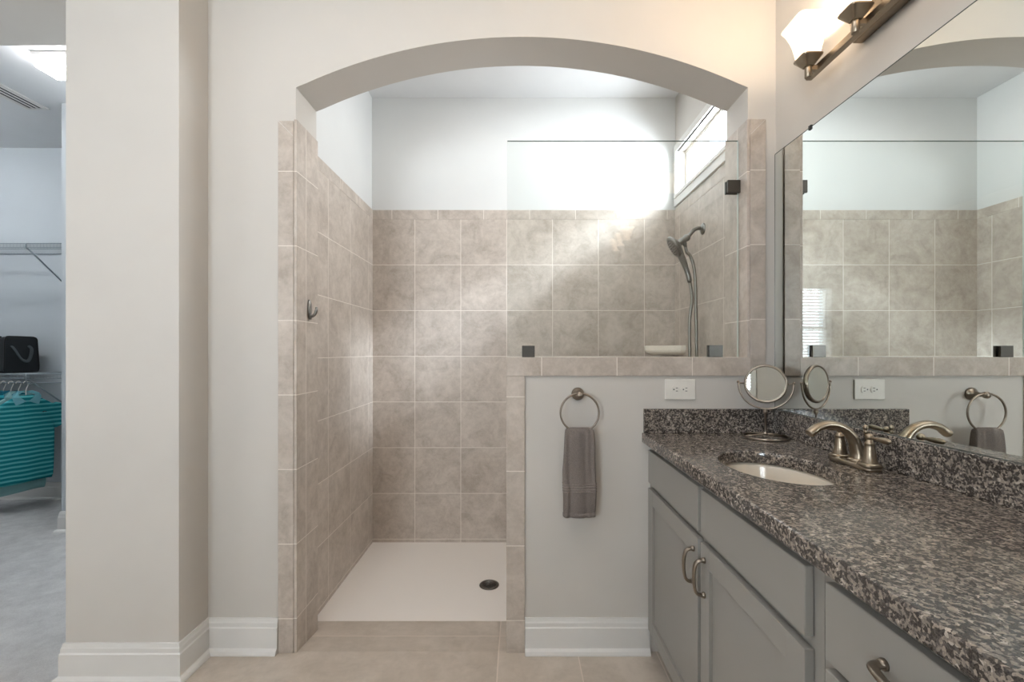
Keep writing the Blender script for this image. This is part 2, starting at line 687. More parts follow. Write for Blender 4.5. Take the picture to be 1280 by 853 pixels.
# wall behind the camera with a window and a door
BX0, BX1, BZ0, BZ1 = -1.95, -.95, 1.0, 2.1
bm = B()
for d in ((-3.1, BX0, -2.12, -2.0, 0, CZ), (BX1, WX + .1, -2.12, -2.0, 0, CZ), (BX0, BX1, -2.12, -2.0, 0, BZ0), (BX0, BX1, -2.12, -2.0, BZ1, CZ)):
    box(bm, *d)
obj('wall_back', bm, M['wall'], kind='structure')


def frame_y(bm, x0, x1, z0, z1, wd, ya, yb):
    box(bm, x0 - wd, x1 + wd, ya, yb, z1, z1 + wd)
    box(bm, x0 - wd, x1 + wd, ya, yb, z0 - wd, z0)
    box(bm, x0 - wd, x0, ya, yb, z0, z1)
    box(bm, x1, x1 + wd, ya, yb, z0, z1)


wn = thing('window_1', 'window with white casing and horizontal blinds behind the camera', 'window')
del wn['label'], wn['category']
wn['kind'] = 'structure'
bm = B()
frame_y(bm, BX0, BX1, BZ0, BZ1, .07, -2.0, -1.982)
frame_y(bm, BX0 + .03, BX1 - .03, BZ0 + .03, BZ1 - .03, .03, -2.10, -2.06)
box(bm, BX0, BX1, -2.09, -2.06, 1.54, 1.57)
obj('window_frame', bm, M['white'], wn, .002)
bxo('window_pane', (BX0 + .03, BX1 - .03, -2.082, -2.078, BZ0 + .03, BZ1 - .03), M['pane'], wn)
bl = thing('window_blind', 'white horizontal slat blind hanging in the window behind', 'blind', (-1.45, -2.03, BZ1))
bm = B()
k = 0
zz = BZ0 + .04
while zz < BZ1 - .05:
    secs = [[(BX0 + .01, -2.03 + a, zz + b) for a, b in ((-.018, -.006), (.018, .006), (.018, .008), (-.018, -.004))],
            [(BX1 - .01, -2.03 + a, zz + b) for a, b in ((-.018, -.006), (.018, .006), (.018, .008), (-.018, -.004))]]
    loft(bm, secs, True, False)
    zz += .04
obj('slats', bm, M['blind'], bl)
bxo('head_rail', (BX0 + .005, BX1 - .005, -2.05, -2.01, BZ1 - .04, BZ1 - .002), M['blind'], bl)

# shower transom window in the right wall
w2 = bpy.data.objects.new('window_2', None)
COL.objects.link(w2)
w2['kind'] = 'structure'
bm = B()


def frame_x(bm, y0, y1, z0, z1, wd, xa, xb, wb=None):
    wb = wb or wd
    box(bm, xa, xb, y0 - wd, y1 + wd, z1, z1 + wd)
    box(bm, xa, xb, y0 - wd, y1 + wd, z0 - wb, z0)
    box(bm, xa, xb, y0 - wd, y0, z0, z1)
    box(bm, xa, xb, y1, y1 + wd, z0, z1)


frame_x(bm, WY0, WY1, WZ0, WZ1, .056, WX - .014, WX, .07)
frame_x(bm, WY0, WY1, WZ0, WZ1 , .03, WX - .022, WX, .02)
frame_x(bm, WY0 + .025, WY1 - .022, WZ0 + .022, WZ1 - .022, .022, WX + .045, WX + .075)
obj('window_frame', bm, M['white'], w2, .002)
bxo('window_pane', (WX + .058, WX + .062, WY0 + .022, WY1 - .022, WZ0 + .022, WZ1 - .022), M['pane'], w2)

# frame on the left wall, added around the unseen fill light
w3 = bpy.data.objects.new('added_window_3', None)
COL.objects.link(w3)
w3['kind'] = 'structure'
bm = B()
frame_x(bm, -.39, .35, .94, 2.30, .07, -3.0, -2.98)
obj('window_frame', bm, M['white'], w3, .002)

# door behind the camera
d1 = bpy.data.objects.new('door_1', None)
COL.objects.link(d1)
d1['kind'] = 'structure'
bm = B()
box(bm, -.45, .35, -2.0, -1.985, 0, 2.05)
for z0, z1 in ((.25, .95), (1.1, 1.9)):
    for x0, x1 in ((-.35, -.10), (0, .25)):
        frame_y(bm, x0, x1, z0, z1, .02, -1.985, -1.978)
obj('door_panel', bm, M['white'], d1, .002)
bm = B()
box(bm, -.54, -.45, -2.0, -1.98, 0, 2.14)
box(bm, .35, .44, -2.0, -1.98, 0, 2.14)
box(bm, -.45, .35, -2.0, -1.98, 2.05, 2.14)
obj('door_casing', bm, M['white'], d1, .002)

# ------------------------------------------------------------------ baseboards
PROF = [(0, 0), (.030, 0), (.030, .006), (.026, .016), (.016, .022), (.0145, .024), (.0145, .104), (.0105, .109), (.0105, .124), (.008, .130), (.006, .1425), (0, .1425)]


def baseboard(name, path, side, z=0):
    """path in plan; the profile stands off to the given side (+1 = left of travel)"""
    P = [Vector(p) for p in path]
    n_ = len(P)
    nr = []
    for i in range(n_ - 1):
        d = (P[i + 1] - P[i]).normalized()
        nr.append(Vector((-d.y, d.x)) * side)
    secs = []
    for i in range(n_):
        if i == 0:
            m_ = nr[0]
        elif i == n_ - 1:
            m_ = nr[-1]
        else:
            m_ = (nr[i - 1] + nr[i])
            m_ = m_ / (m_.dot(nr[i]))
        secs.append([(P[i].x + m_.x * d, P[i].y + m_.y * d, z + h) for d, h in PROF])
    bm = B()
    loft(bm, secs, True, False)
    return obj(name, bm, M['white'], kind='structure')


baseboard('baseboard_front_left', [(-1.70, 1.95), (-1.70, 1.689), (-1.274, 1.689), (-1.274, FY), (JL - .077, FY)], -1)
baseboard('baseboard_half_wall', [(.034, FY), (.545, FY)], -1)
baseboard('baseboard_closet_return', [(-1.5, 3.08), (-3.13, 3.08), (-3.13, 3.76)], 1)
baseboard('baseboard_closet_back', [(-4.85, 3.76), (-3.13, 3.76)], -1)
baseboard('baseboard_left', [(-3.0, -2.0), (-3.0, 1.689)], -1)
baseboard('baseboard_back', [(-.54, -2.0), (-3.0, -2.0)], -1)

# ------------------------------------------------------------------ vanity cabinets
CF = .549     # face frame plane
DF = .530     # door plane
CT0, CT1 = .865, .905


def pull(parent, y, z, vertical=True, L=.098):
    """arched bow pull standing off the door plane"""
    bm = B()
    h = L / 2
    prj = .030
    prof = [(-h, 0), (-h * .97, prj * .55), (-h * .80, prj * .85), (-h * .4, prj), (0, prj * 1.03), (h * .4, prj), (h * .80, prj * .85), (h * .97, prj * .55), (h, 0)]
    pth = []
    for a, b in prof:
        pth.append((DF - b, y, z + a) if vertical else (DF - b, y + a, z))
    pth = spline(pth, 4)
    tube(bm, pth, .0080, 12, flat=.6, up=None)
    for s in (-1, 1):
        c = (DF, y, z + s * h) if vertical else (DF, y + s * h, z)
        lathe(bm, c, (-1, 0, 0), [(.0085, 0), (.0085, .004), (.0065, .009)], 12)
    return obj('handle', bm, M['nickel'], parent, label='brushed nickel arched pull')


def shaker(parent, y0, y1, z0, z1):
    bm = B()
    s = .056
    box(bm, DF, CF - .001, y0, y0 + s, z0, z1)
    box(bm, DF, CF - .001, y1 - s, y1, z0, z1)
    box(bm, DF, CF - .001, y0 + s, y1 - s, z0, z0 + s)
    box(bm, DF, CF - .001, y0 + s, y1 - s, z1 - s, z1)
    box(bm, DF + .010, CF - .002, y0 + s - .002, y1 - s + .002, z0 + s - .002, z1 - s + .002)
    return obj('door', bm, M['cabinet'], parent, .0012)


def slab(parent, y0, y1, z0, z1, nm='drawer'):
    bm = B()
    box(bm, DF, CF - .001, y0, y1, z0, z1)
    return obj(nm, bm, M['cabinet'], parent, .0025)


def carcass(t, y0, y1):
    bm = B()
    yb0, yb1 = y0 + .0008, y1 - .0008
    box(bm, CF, CF + .019, yb0, yb1, .11, CT0 - .001)
    box(bm, CF + .019, 1.06, yb0, yb0 + .016, .11, CT0 - .001)
    box(bm, CF + .019, 1.06, yb1 - .016, yb1, .11, CT0 - .001)
    box(bm, CF + .019, 1.06, yb0 + .016, yb1 - .016, .11, .126)
    box(bm, 1.048, 1.06, yb0 + .016, yb1 - .016, .126, CT0 - .001)
    obj('body', bm, M['cabinet'], t, .001)
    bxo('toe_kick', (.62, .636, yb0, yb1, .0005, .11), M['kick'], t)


def sink_base(y0, y1, dr1, dr2, label):
    t = thing('sink_cabinet', label, 'cabinet', (.80, (y0 + y1) / 2, 0), 'grey vanity cabinets')
    carcass(t, y0, y1)
    for a, b in (dr1, dr2):
        slab(t, a, b, .712, .843, 'drawer_front')
    d = shaker(t, dr1[0], dr1[1], .118, .690)
    pull(d, dr1[0] + .028, .600)
    d = shaker(t, dr2[0], dr2[1], .118, .690)
    pull(d, dr2[1] - .028, .600)
    return t


sink_base(.798, 1.846, (1.313, 1.808), (.825, 1.292), 'grey shaker sink cabinet with two doors beside the half wall')
tb = thing('drawer_cabinet', 'grey cabinet with a stack of pull drawers nearest the camera', 'cabinet', (.80, .54, 0), 'grey vanity cabinets')
carcass(tb, .285, .798)
for z0, z1 in ((.710, .843), (.418, .694), (.118, .402)):
    d = slab(tb, .312, .771, z0, z1)
    pull(d, .575, (z0 + z1) / 2 + .011, False, .14)
sink_base(-.75, .285, (-.21, .258), (-.722, -.232), 'grey shaker cabinet farther along the vanity behind the camera')

# ------------------------------------------------------------------ countertop with sink cut-out
SX, SYc, SA, SB = .757, 1.312, .143, .192
CX0 = .515
bm = B()
Nn = 64


def ring_fill(z):
    o_ = [bm.verts.new(p) for p in ((CX0, -.75, z), (WX, -.75, z), (WX, FY, z), (CX0, FY, z))]
    e = [bm.edges.new((o_[i], o_[(i + 1) % 4])) for i in range(4)]
    i_ = [bm.verts.new((SX + SA * math.cos(2 * PI * k / Nn), SYc + SB * math.sin(2 * PI * k / Nn), z)) for k in range(Nn)]
    e += [bm.edges.new((i_[k], i_[(k + 1) % Nn])) for k in range(Nn)]
    bmesh.ops.triangle_fill(bm, use_beauty=True, use_dissolve=False, edges=e)
    return o_, i_


oa, ia = ring_fill(CT0)
ob_, ib = ring_fill(CT1)
for k in range(4):
    bm.faces.new((oa[k], oa[(k + 1) % 4], ob_[(k + 1) % 4], ob_[k]))
for k in range(Nn):
    bm.faces.new((ia[k], ia[(k + 1) % Nn], ib[(k + 1) % Nn], ib[k])).smooth = True
ct = obj('countertop', bm, M['granite'], None, .004)
tag(ct, 'polished speckled grey and brown granite countertop on the vanity cabinets', 'countertop')
bs = bxo('backsplash', (WX - .020, WX - .0005, -.75, FY - .0205, CT1 + .0005, CT1 + .097), M['granite'], None, .002)
tag(bs, 'long granite backsplash strip running under the big mirror', 'backsplash', 'granite backsplashes')
bs = bxo('backsplash', (CX0 + .006, WX - .0005, FY - .020, FY - .0005, CT1 + .0005, CT1 + .099), M['granite'], None, .002)
tag(bs, 'short granite side splash against the half wall under the outlet', 'backsplash', 'granite backsplashes')

sk = thing('sink', 'oval cream porcelain undermount sink in the granite countertop', 'sink', (SX, SYc, CT0))
bm = B()
a, b = SA + .006, SB + .006
prof = [(1.10, 0, 0), (1.0, 0, 0), (.985, -.01, 0), (.95, -.045, 0), (.86, -.095, 0), (.68, -.130, 0), (.4, -.147, 0), (.13, -.152, 0)]
secs = []
for s, dz, _ in prof:
    secs.append([(SX + a * s * math.cos(2 * PI * k / 48), SYc + b * s * math.sin(2 * PI * k / 48), CT0 - .001 + dz) for k in range(48)])
for s, dz, _ in reversed(prof):
    secs.append([(SX + (a * s + (.0 if s > 1.05 else .012)) * math.cos(2 * PI * k / 48), SYc + (b * s + (0 if s > 1.05 else .012)) * math.sin(2 * PI * k / 48), CT0 - .011 + dz) for k in range(48)])
loft(bm, secs, False)
obj('basin', bm, M['porcelain'], sk)
bm = B()
lathe(bm, (SX, SYc, CT0 - .156), (0, 0, 1), [(.026, 0), (.026, .006), (.020, .008), (.018, .004), (.016, .007), (0, .009)], 20)
obj('drain', bm, M['nickel'], sk, label='round nickel drain')

# ------------------------------------------------------------------ faucet
FX, FYc, FZ = .990, 1.315, CT1
fa = thing('faucet', 'warm brushed nickel arched two-handle faucet behind the sink', 'faucet', (FX, FYc, FZ))
bm = B()
secs = []
for s, z in ((1, 0), (1, .006), (.93, .011), (.86, .014)):
    ring = []
    for k in range(48):
        an = 2 * PI * k / 48
        cx_, sy_ = math.cos(an), math.sin(an)
        ex = .5
        x = .0275 * s * math.copysign(abs(cx_) ** ex, cx_)
        y = (.083 - .0275 * (1 - s)) * math.copysign(abs(sy_) ** ex, sy_)
        ring.append((FX + x, FYc + y, FZ + .0006 + z))
    secs.append(ring)
loft(bm, secs)
obj('base_plate', bm, M['bronze'], fa)
bm = B()
sp_ = spline([(FX + .008, FYc, FZ + .012), (FX + .008, FYc, FZ + .040), (FX - .002, FYc, FZ + .075), (FX - .028, FYc, FZ + .106), (FX - .068, FYc, FZ + .120),
              (FX - .105, FYc, FZ + .112), (FX - .132, FYc, FZ + .092)], 6)
rad = []
for i in range(len(sp_)):
    t = i / (len(sp_) - 1)
    rad.append(.0230 - .0088 * min(1, t * 1.7) + (.001 if t > .9 else 0))
tube(bm, sp_, rad, 20, flat=.82, up=(0, 0, 1) if False else None)
lathe(bm, (FX + .008, FYc, FZ + .012), (0, 0, 1), [(.025, 0), (.024, .006), (.021, .010)], 24)
obj('spout', bm, M['bronze'], fa)
for s in (-1, 1):
    yy = FYc + s * .058
    bm = B()
    # squared foot
    secs = []
    for hw_, z in ((.0245, .010), (.0245, .017), (.021, .022)):
        secs.append([(FX + hw_ * (math.copysign(abs(math.cos(q)) ** .45, math.cos(q))), yy + hw_ * math.copysign(abs(math.sin(q)) ** .45, math.sin(q)), FZ + z) for q in [2 * PI * k / 24 for k in range(24)]])
    loft(bm, secs)
    lathe(bm, (FX, yy, FZ + .020), (0, 0, 1), [(.0205, 0), (.0200, .004), (.0185, .006), (.0165, .022), (.0130, .045), (.0115, .052), (.0130, .0545), (.0125, .058), (.0085, .062), (.0075, .068)], 16)
    hd = obj('handle', bm, M['bronze'], fa)
    bm = B()
    ball(bm, (FX, yy, FZ + .094), .0105, 16)
    lathe(bm, (FX, yy + s * .004, FZ + .092), (0, s, .02), [(.0045, 0), (.0045, .012), (.0060, .022), (.0082, .038), (.0085, .050), (.0066, .062), (.0028, .068), (.0001, .069)], 16, False)
    lathe(bm, (FX, yy, FZ + .084), (0, 0, 1), [(.0065, 0), (.0080, .004), (.0070, .008)], 14)
    obj('lever', bm, M['bronze'], hd)
bm = B()
lathe(bm, (FX + .034, FYc, FZ + .0006), (0, 0, 1), [(.0055, 0), (.0055, .004), (.0028, .006), (.0028, .092), (.0055, .094), (.0062, .098), (.004, .102), (.0065, .106), (.0072, .111), (.0055, .116), (.0005, .118)], 14)
obj('lift_rod', bm, M['bronze'], fa)

# ------------------------------------------------------------------ big wall mirror
MZ0, MZ1 = E - .236, E + .811
mm = thing('wall_mirror', 'large frameless wall mirror above the granite backsplash', 'mirror', (WX, .5, MZ0))
bxo('glass_plate', (WX - .0062, WX - .0012, -.72, 1.842, MZ0 + .002, MZ1), M['mirror'], mm)
bm = B()
box(bm, WX - .0070, WX - .0008, 1.842, 1.8435, MZ0, MZ1 + .0012)
box(bm, WX - .0070, WX - .0008, -.72, 1.842, MZ1, MZ1 + .0022)
box(bm, WX - .0072, WX - .0008, -.72, 1.842, MZ0, MZ0 + .002)
obj('edge', bm, M['mirror_edge'], mm)
for y, z in ((1.62, MZ1), (.3, MZ1)):
    bm = B()
    box(bm, WX - .010, WX - .0008, y - .007, y + .007, z - .008, z + .008)
    obj('clip', bm, M['dark'], mm, .001)

# ------------------------------------------------------------------ vanity light
VX, VY0, VZ = .957, 1.472, E + .900
VS = .206
vl = thing('vanity_light', 'nickel bar light with square flared glass shades above the mirror', 'light fixture', (WX, VY0 - VS, E + 1.0))
bxo('backplate', (1.036, WX - .0005, VY0 - .325, VY0 - .087, E + .952, E + 1.062), M['bronze'], vl, .004)
BXc = .994
bxo('bar', (BXc - .010, BXc + .010, VY0 - 2 * VS - .055, VY0 + .055, E + .924, E + .946), M['bronze'], vl, .002)
for y in (VY0 - .15, VY0 - .262):
    bm = B()
    lathe(bm, (BXc, y, E + .962), (1, 0, 0), [(.007, -.002), (.007, .043)], 12)
    lathe(bm, (BXc, y, E + .940), (0, 0, 1), [(.008, 0), (.008, .022), (.010, .026), (.006, .034)], 12)
    obj('post', bm, M['bronze'], vl)


def sq(hs, cx_, cy_, z, ex=.35, n_=40, sag=0.0):
    out = []
    for k in range(n_):
        an = 2 * PI * (k + .5) / n_
        c_, s_ = math.cos(an), math.sin(an)
        x = math.copysign(abs(c_) ** ex, c_)
        y = math.copysign(abs(s_) ** ex, s_)
        corner = min(abs(x), abs(y))
        out.append((cx_ + hs * x, cy_ + hs * y, z + sag * (corner ** 2)))
    return out


for i in range(3):
    y = VY0 - i * VS
    bm = B()
    lathe(bm, (VX, y, VZ), (0, 0, 1), [(.0085, 0), (.0105, .002), (.0105, .036), (.0095, .038)], 18)
    box(bm, VX + .004, BXc - .009, y - .006, y + .006, VZ + .024, VZ + .040)
    st = obj('stem', bm, M['bronze'], vl)
    bm = B()
    loft(bm, [sq(.013, VX, y, VZ + .036), sq(.033, VX, y, VZ + .062), sq(.034, VX, y, VZ + .066), sq(.026, VX, y, VZ + .067)], True, False)
    obj('shade_holder', bm, M['bronze'], vl)
    bm = B()
    prof = [(.026, .068), (.030, .074), (.033, .090), (.037, .112), (.044, .136), (.054, .158), (.064, .176)]
    secs = [sq(a, VX, y, VZ + b, .42, 48, .006 * (b > .15)) for a, b in prof]
    secs += [sq(a - .003, VX, y, VZ + b, .42, 48, .006 * (b > .15)) for a, b in reversed(prof[1:])]
    loft(bm, secs, False)
    bm.faces.new([bm.verts.new(p) for p in sq(.0265, VX, y, VZ + .070, .42, 48)])
    sh = obj('lamp_shade', bm, M['shade'], vl, label='glowing frosted glass shade')
    bm = B()
    lathe(bm, (VX, y, VZ + .072), (0, 0, 1), [(.012, 0), (.013, .02), (.020, .045), (.024, .062), (.018, .082), (.0005, .088)], 14)
    obj('bulb', bm, M['bulb'], sh)
    pt = bpy.data.lights.new('bulb_light', 'POINT')
    pt.energy = 1.3
    pt.color = (1, .80, .58)
    pt.shadow_soft_size = .02
    po = bpy.data.objects.new('bulb_light', pt)
    COL.objects.link(po)
    po.parent = vl
    po.location = Vector((VX, y, VZ + .172)) - vl.location


def copy_tree(o_, parent=None):
    c_ = o_.copy()
    COL.objects.link(c_)
    c_.parent = parent
    for ch in list(o_.children):
        copy_tree(ch, c_)
    return c_


# a second, identical light hangs over the second basin, farther along the wall behind the camera
v2 = copy_tree(vl)
v2.location.y -= 1.566
v2['label'] = 'nickel bar light over the rear half of the vanity, outside the photo'
vl['label'] = 'nickel bar light with square flared glass shades above the mirror near the arch'
vl['group'] = v2['group'] = 'vanity lights'

# ------------------------------------------------------------------ tabletop magnifying mirror
TX, TY = .9635, 1.740
tm = thing('makeup_mirror', 'small round double-sided makeup mirror on a wire ring stand', 'makeup mirror', (TX, TY, CT1))
th = R(27)
nrm = Vector((-math.sin(th), -math.cos(th), .03)).normalized()
uu = Vector((math.cos(th), -math.sin(th), 0))
upv = nrm.cross(uu) * (-1 if nrm.cross(uu).z < 0 else 1)
C0 = Vector((TX, TY - .004, E - .124))
bm = B()
lathe(bm, C0, nrm, [(.0655, -.008), (.0715, -.009), (.074, -.005), (.075, 0), (.074, .005), (.0715, .009), (.0655, .008)], 48, False)
loft_ring = [[C0 + nrm * d + (uu * math.cos(2 * PI * k / 48) + upv * math.sin(2 * PI * k / 48)) * .0655 for k in range(48)] for d in (-.008, .008)]
loft(bm, loft_ring, False)
rim = obj('rim', bm, M['nickel'], tm)
bm = B()
for s in (-1, 1):
    lathe(bm, C0 + nrm * (s * .0062), nrm * s, [(.0656, -.001), (.0656, .0006), (.0645, .001)], 48)
obj('mirror_glass', bm, M['mirror'], tm)
bm = B()
ym = [C0 + uu * (.093 * math.cos(a_)) + upv * (.093 * math.sin(a_) - .004) for a_ in [PI + R(-4) + (PI + R(8)) * k / 32 for k in range(33)]]
tube(bm, ym, .0036, 10)
for s in (-1, 1):
    e0 = C0 + uu * (s * .093) + upv * 0.002
    tube(bm, [C0 + uu * (s * .074), e0 + uu * s * .004], .003, 8)
    ball(bm, e0 + uu * s * .002 + upv * .004, .0055, 10)
obj('yoke', bm, M['nickel'], tm)
bm = B()
zb = (C0 - Vector((0, 0, .097))).z
lathe(bm, (TX, TY - .004, CT1 + .012), (0, 0, 1), [(.004, 0), (.0085, .002), (.0085, .006), (.004, .009), (.0042, .016), (.0042, zb - CT1 - .034),
                                                     (.007, zb - CT1 - .030), (.009, zb - CT1 - .024), (.007, zb - CT1 - .016), (.004, zb - CT1 - .009)], 16)
obj('post', bm, M['nickel'], tm)
bm = B()
tube(bm, [(TX + .079 * math.cos(2 * PI * k / 40), TY - .004 + .079 * math.sin(2 * PI * k / 40), CT1 + .0045) for k in range(40)], .0038, 8, True)
tube(bm, [(TX - .079, TY - .004, CT1 + .006), (TX - .03, TY - .004, CT1 + .012), (TX, TY - .004, CT1 + .014), (TX + .03, TY - .004, CT1 + .012), (TX + .079, TY - .004, CT1 + .006)], .003, 8)
obj('base_ring', bm, M['nickel'], tm)

# ------------------------------------------------------------------ outlet
OX, OZ = .672, E - .155
ol = thing('wall_outlet', 'white horizontal duplex outlet plate on the half wall', 'outlet', (OX, FY, OZ))
bxo('cover_plate', (OX - .0625, OX + .0625, FY - .0065, FY - .0005, OZ - .041, OZ + .041), M['white_plastic'], ol, .002)
for s in (-1, 1):
    bm = B()
    cxr = OX + s * .0195
    secs = []
    for dd, sc in ((.006, 1), (.0082, 1), (.0088, .95)):
        secs.append([(cxr + min(.0165, max(-.0165, .0175 * sc * math.cos(q))) * 1.0, FY - dd, OZ + max(-.0140, min(.0140, .0175 * sc * math.sin(q)))) for q in [2 * PI * k / 32 for k in range(32)]])
    loft(bm, secs, True, False)
    rc = obj('receptacle', bm, M['white_plastic'], ol)
    bm = B()
    for z in (-.0062, .0062):
        box(bm, cxr + .0005, cxr + .0085, FY - .0095, FY - .0086, OZ + z - .0012, OZ + z + .0012)
    lathe(bm, (cxr - .0075, FY - .0086, OZ), (0, -1, 0), [(.0027, 0), (.0027, .0009)], 12)
    obj('slots', bm, M['dark'], rc)
bm = B()
lathe(bm, (OX, FY - .0062, OZ), (0, -1, 0), [(.003, 0), (.003, .001), (.0015, .0016)], 12)
obj('screw', bm, M['white_plastic'], ol)

# ------------------------------------------------------------------ towel ring + towel
RX, RY, RZ = .251, 1.785, E - .243
tr = thing('towel_ring', 'round brushed nickel towel ring mounted on the half wall', 'towel ring', (RX, FY, E - .175))
bm = B()
lathe(bm, (RX, FY - .0005, E - .173), (0, -1, 0), [(.026, 0), (.026, .006), (.021, .011), (.012, .018), (.009, .035), (.0095, .052), (.014, .057), (.014, .066), (.010, .071), (.0005, .073)], 28)
obj('wall_post', bm, M['nickel'], tr)
bm = B()
tube(bm, [(RX + .0765 * math.cos(2 * PI * k / 56), RY, RZ + .0765 * math.sin(2 * PI * k / 56)) for k in range(56)], .0042, 10, True)
obj('ring', bm, M['nickel'], tr)


def towel_secs(z, w_, t, ph):
    out = []
    n_ = 64
    for k in range(n_):
        an = 2 * PI * k / n_
        c_, s_ = math.cos(an), math.sin(an)
        x = w_ * math.copysign(abs(c_) ** .55, c_)
        y = t * math.copysign(abs(s_) ** .6, s_)
        env = 1 - abs(x / w_) ** 4 * .5
        fold = .0042 * math.sin(x * 95 + ph + z * 3) + .0026 * math.sin(x * 210 + z * 7 + 1)
        if s_ < 0:
            y += fold * env
        out.append((RX - .002 + x + .0015 * math.sin(z * 30 + s_), RY + y, E + z))
    return out


tw = thing('hand_towel', 'taupe grey terry hand towel with ribbed band hanging from ring', 'towel', (RX, RY, RZ))
bm = B()
lv = []
prof = [(-.302, .040, .006), (-.306, .050, .013), (-.312, .0565, .018), (-.325, .0585, .020), (-.35, .0605, .021), (-.38, .062, .022), (-.43, .0635, .022), (-.48, .0655, .022), (-.515, .066, .022)]
for z, w_, t in prof:
    lv.append(towel_secs(z, w_, t, 0))
for i in range(25):
    z = -.5175 - .042 * i / 24
    rib = .0018 * math.cos(2 * PI * 4 * i / 24)
    lv.append(towel_secs(z, .0655 + rib * .6, .0215 + rib, 0))
for z, w_, t in ((-.563, .066, .0225), (-.60, .065, .023), (-.632, .0645, .0225), (-.635, .0635, .0205), (-.639, .0635, .0205), (-.641, .065, .0225), (-.654, .0645, .022), (-.657, .060, .018)):
    lv.append(towel_secs(z, w_, t, 0))
loft(bm, lv)
o = obj('terry_body', bm, M['towel'], tw)
bm = B()
lv = []
for i in range(41):
    z = -.5185 - .040 * i / 40
    rib = .0020 * math.cos(2 * PI * 4 * i / 40 + PI)
    lv.append(towel_secs(z, .0668 + rib * .5, .0226 + rib, 0))
loft(bm, lv)
obj('ribbed_band', bm, M['towel_band'], tw)

# ------------------------------------------------------------------ robe hook on the left jamb
hk = thing('robe_hook', 'small dark nickel robe hook on the tiled left jamb', 'hook', (JL, 1.955, E + .18))
HYc, HZc = 1.948, E + .185
bm = B()
lathe(bm, (JL, HYc, HZc), (1, 0, 0), [(.0135, 0), (.0135, .003), (.010, .006)], 16)
secs = []
for dx, s in ((.0, 1), (.006, .95), (.010, .7)):
    secs.append([(JL + .0005 + dx, HYc + .013 * s * math.cos(q), HZc + .002 + .040 * s * math.sin(q)) for q in [2 * PI * k / 28 for k in range(28)]])
loft(bm, secs)
obj('mount', bm, M['steel'], hk)
bm = B()
tube(bm, spline([(JL + .006, HYc, HZc - .026), (JL + .016, HYc - .001, HZc - .030), (JL + .028, HYc - .002, HZc - .022), (JL + .034, HYc - .003, HZc - .008), (JL + .035, HYc - .003, HZc + .004)], 5), [.0065] * 18 + [.0055, .005, .0045], 12)
ball(bm, (JL + .035, HYc - .003, HZc + .005), .0055, 12)
tube(bm, [(JL + .006, HYc, HZc - .022), (JL + .008, HYc, HZc - .045)], [.007, .005], 10)
obj('prong', bm, M['steel'], hk)

# ------------------------------------------------------------------ shower glass and clips
GY = 1.911
gp = thing('shower_screen', 'frameless clear glass panel standing on the half wall', 'glass panel', (.45, GY, E - .022))
GX0, GX1, GZ0, GZ1 = -.040, .9425, E - .0215, E + .899
bm = B()
h_ = .005
v8 = box(bm, GX0, GX1, GY - h_, GY + h_, GZ0, GZ1)
bm.faces.ensure_lookup_table()
for fc in bm.faces:
    c = fc.calc_center_median()
    if c.z > GZ1 - 1e-4:
        fc.material_index = 1
    elif abs(c.x - GX1) < 1e-4 or c.z < GZ0 + 1e-4:
        fc.material_index = 2
    elif abs(c.x - GX0) < 1e-4:
        fc.material_index = 2
obj('pane', bm, [M['glass'], M['glass_edge'], M['glass_edge_light']], gp)


def clip(x0, x1, z0, z1, label):
    bm = B()
    for a_, b_ in ((GY - .016, GY - h_ - .0004), (GY + h_ + .0004, GY + .016)):
        box(bm, x0, x1, a_, b_, z0, z1)
    if x1 > .9:
        box(bm, GX1 + .0008, x1 + .0002, GY - .0156, GY + .0156, z0 + .0005, z1 - .0005)
    c = obj('glass_clip', bm, M['clip'], None, .0012)
    tag(c, label, 'glass clip', 'square metal clips holding the glass')
    return c


clip(.022, .076, E - .0225, E + .026, 'square dark metal glass clip above the towel ring')
clip(.816, .872, E - .0225, E + .028, 'square dark metal glass clip above the outlet')
clip(.893, JR - .0005, E + .675, E + .728, 'square bronze glass clip on the right jamb')

# ------------------------------------------------------------------ corner soap shelf
bm = B()
X1, Y1 = WX - t_, SY - t_
pl = [(X1, Y1), (X1 - .205, Y1), (X1 - .205, Y1 - .03), (X1 - .19, Y1 - .055), (X1 - .055, Y1 - .185), (X1 - .03, Y1 - .20), (X1, Y1 - .20)]
secs = []
for s, z in ((.80, -.018), (.96, -.004), (1.0, .008), (1.0, .034), (.985, .040), (.93, .041), (.90, .034)):
    secs.append([(X1 - .0003 + (x - X1) * s, Y1 - .0003 + (y - Y1) * s, E + z) for x, y in pl])
loft(bm, secs, True, False)
o = obj('soap_shelf', bm, M['porcelain'], None, .002)
tag(o, 'white ceramic corner soap shelf in the tiled shower corner', 'soap shelf')

# ------------------------------------------------------------------ shower head set
sh = thing('hand_shower', 'nickel hand shower on a curved wall arm with hanging hose', 'shower head', (WX - t_, 2.55, E + .70))
AY = 2.55
bm = B()
lathe(bm, (WX - t_, AY, E + .70), (-1, 0, 0), [(.033, 0), (.033, .003), (.027, .009), (.014, .014)], 28)
obj('flange', bm, M['steel'], sh)
bm = B()
tube(bm, spline([(WX - t_, AY, E + .700), (1.035, AY, E + .704), (1.008, AY, E + .694), (.985, AY - .004, E + .668), (.970, AY - .006, E + .648)], 6), .0108, 14)
obj('arm', bm, M['steel'], sh)
ax = Vector((-.80, -.10, -.58)).normalized()
J0 = Vector((.976, AY - .005, E + .656))
bm = B()
lathe(bm, J0, ax, [(.013, 0), (.019, .006), (.021, .016), (.019, .024), (.0165, .030), (.0185, .036), (.0195, .058), (.017, .078), (.012, .084)], 20)
dv = J0 + ax * .040
lathe(bm, dv, Vector((.35, 0, -.94)), [(.013, 0), (.013, .024), (.010, .032), (.0085, .042)], 14)
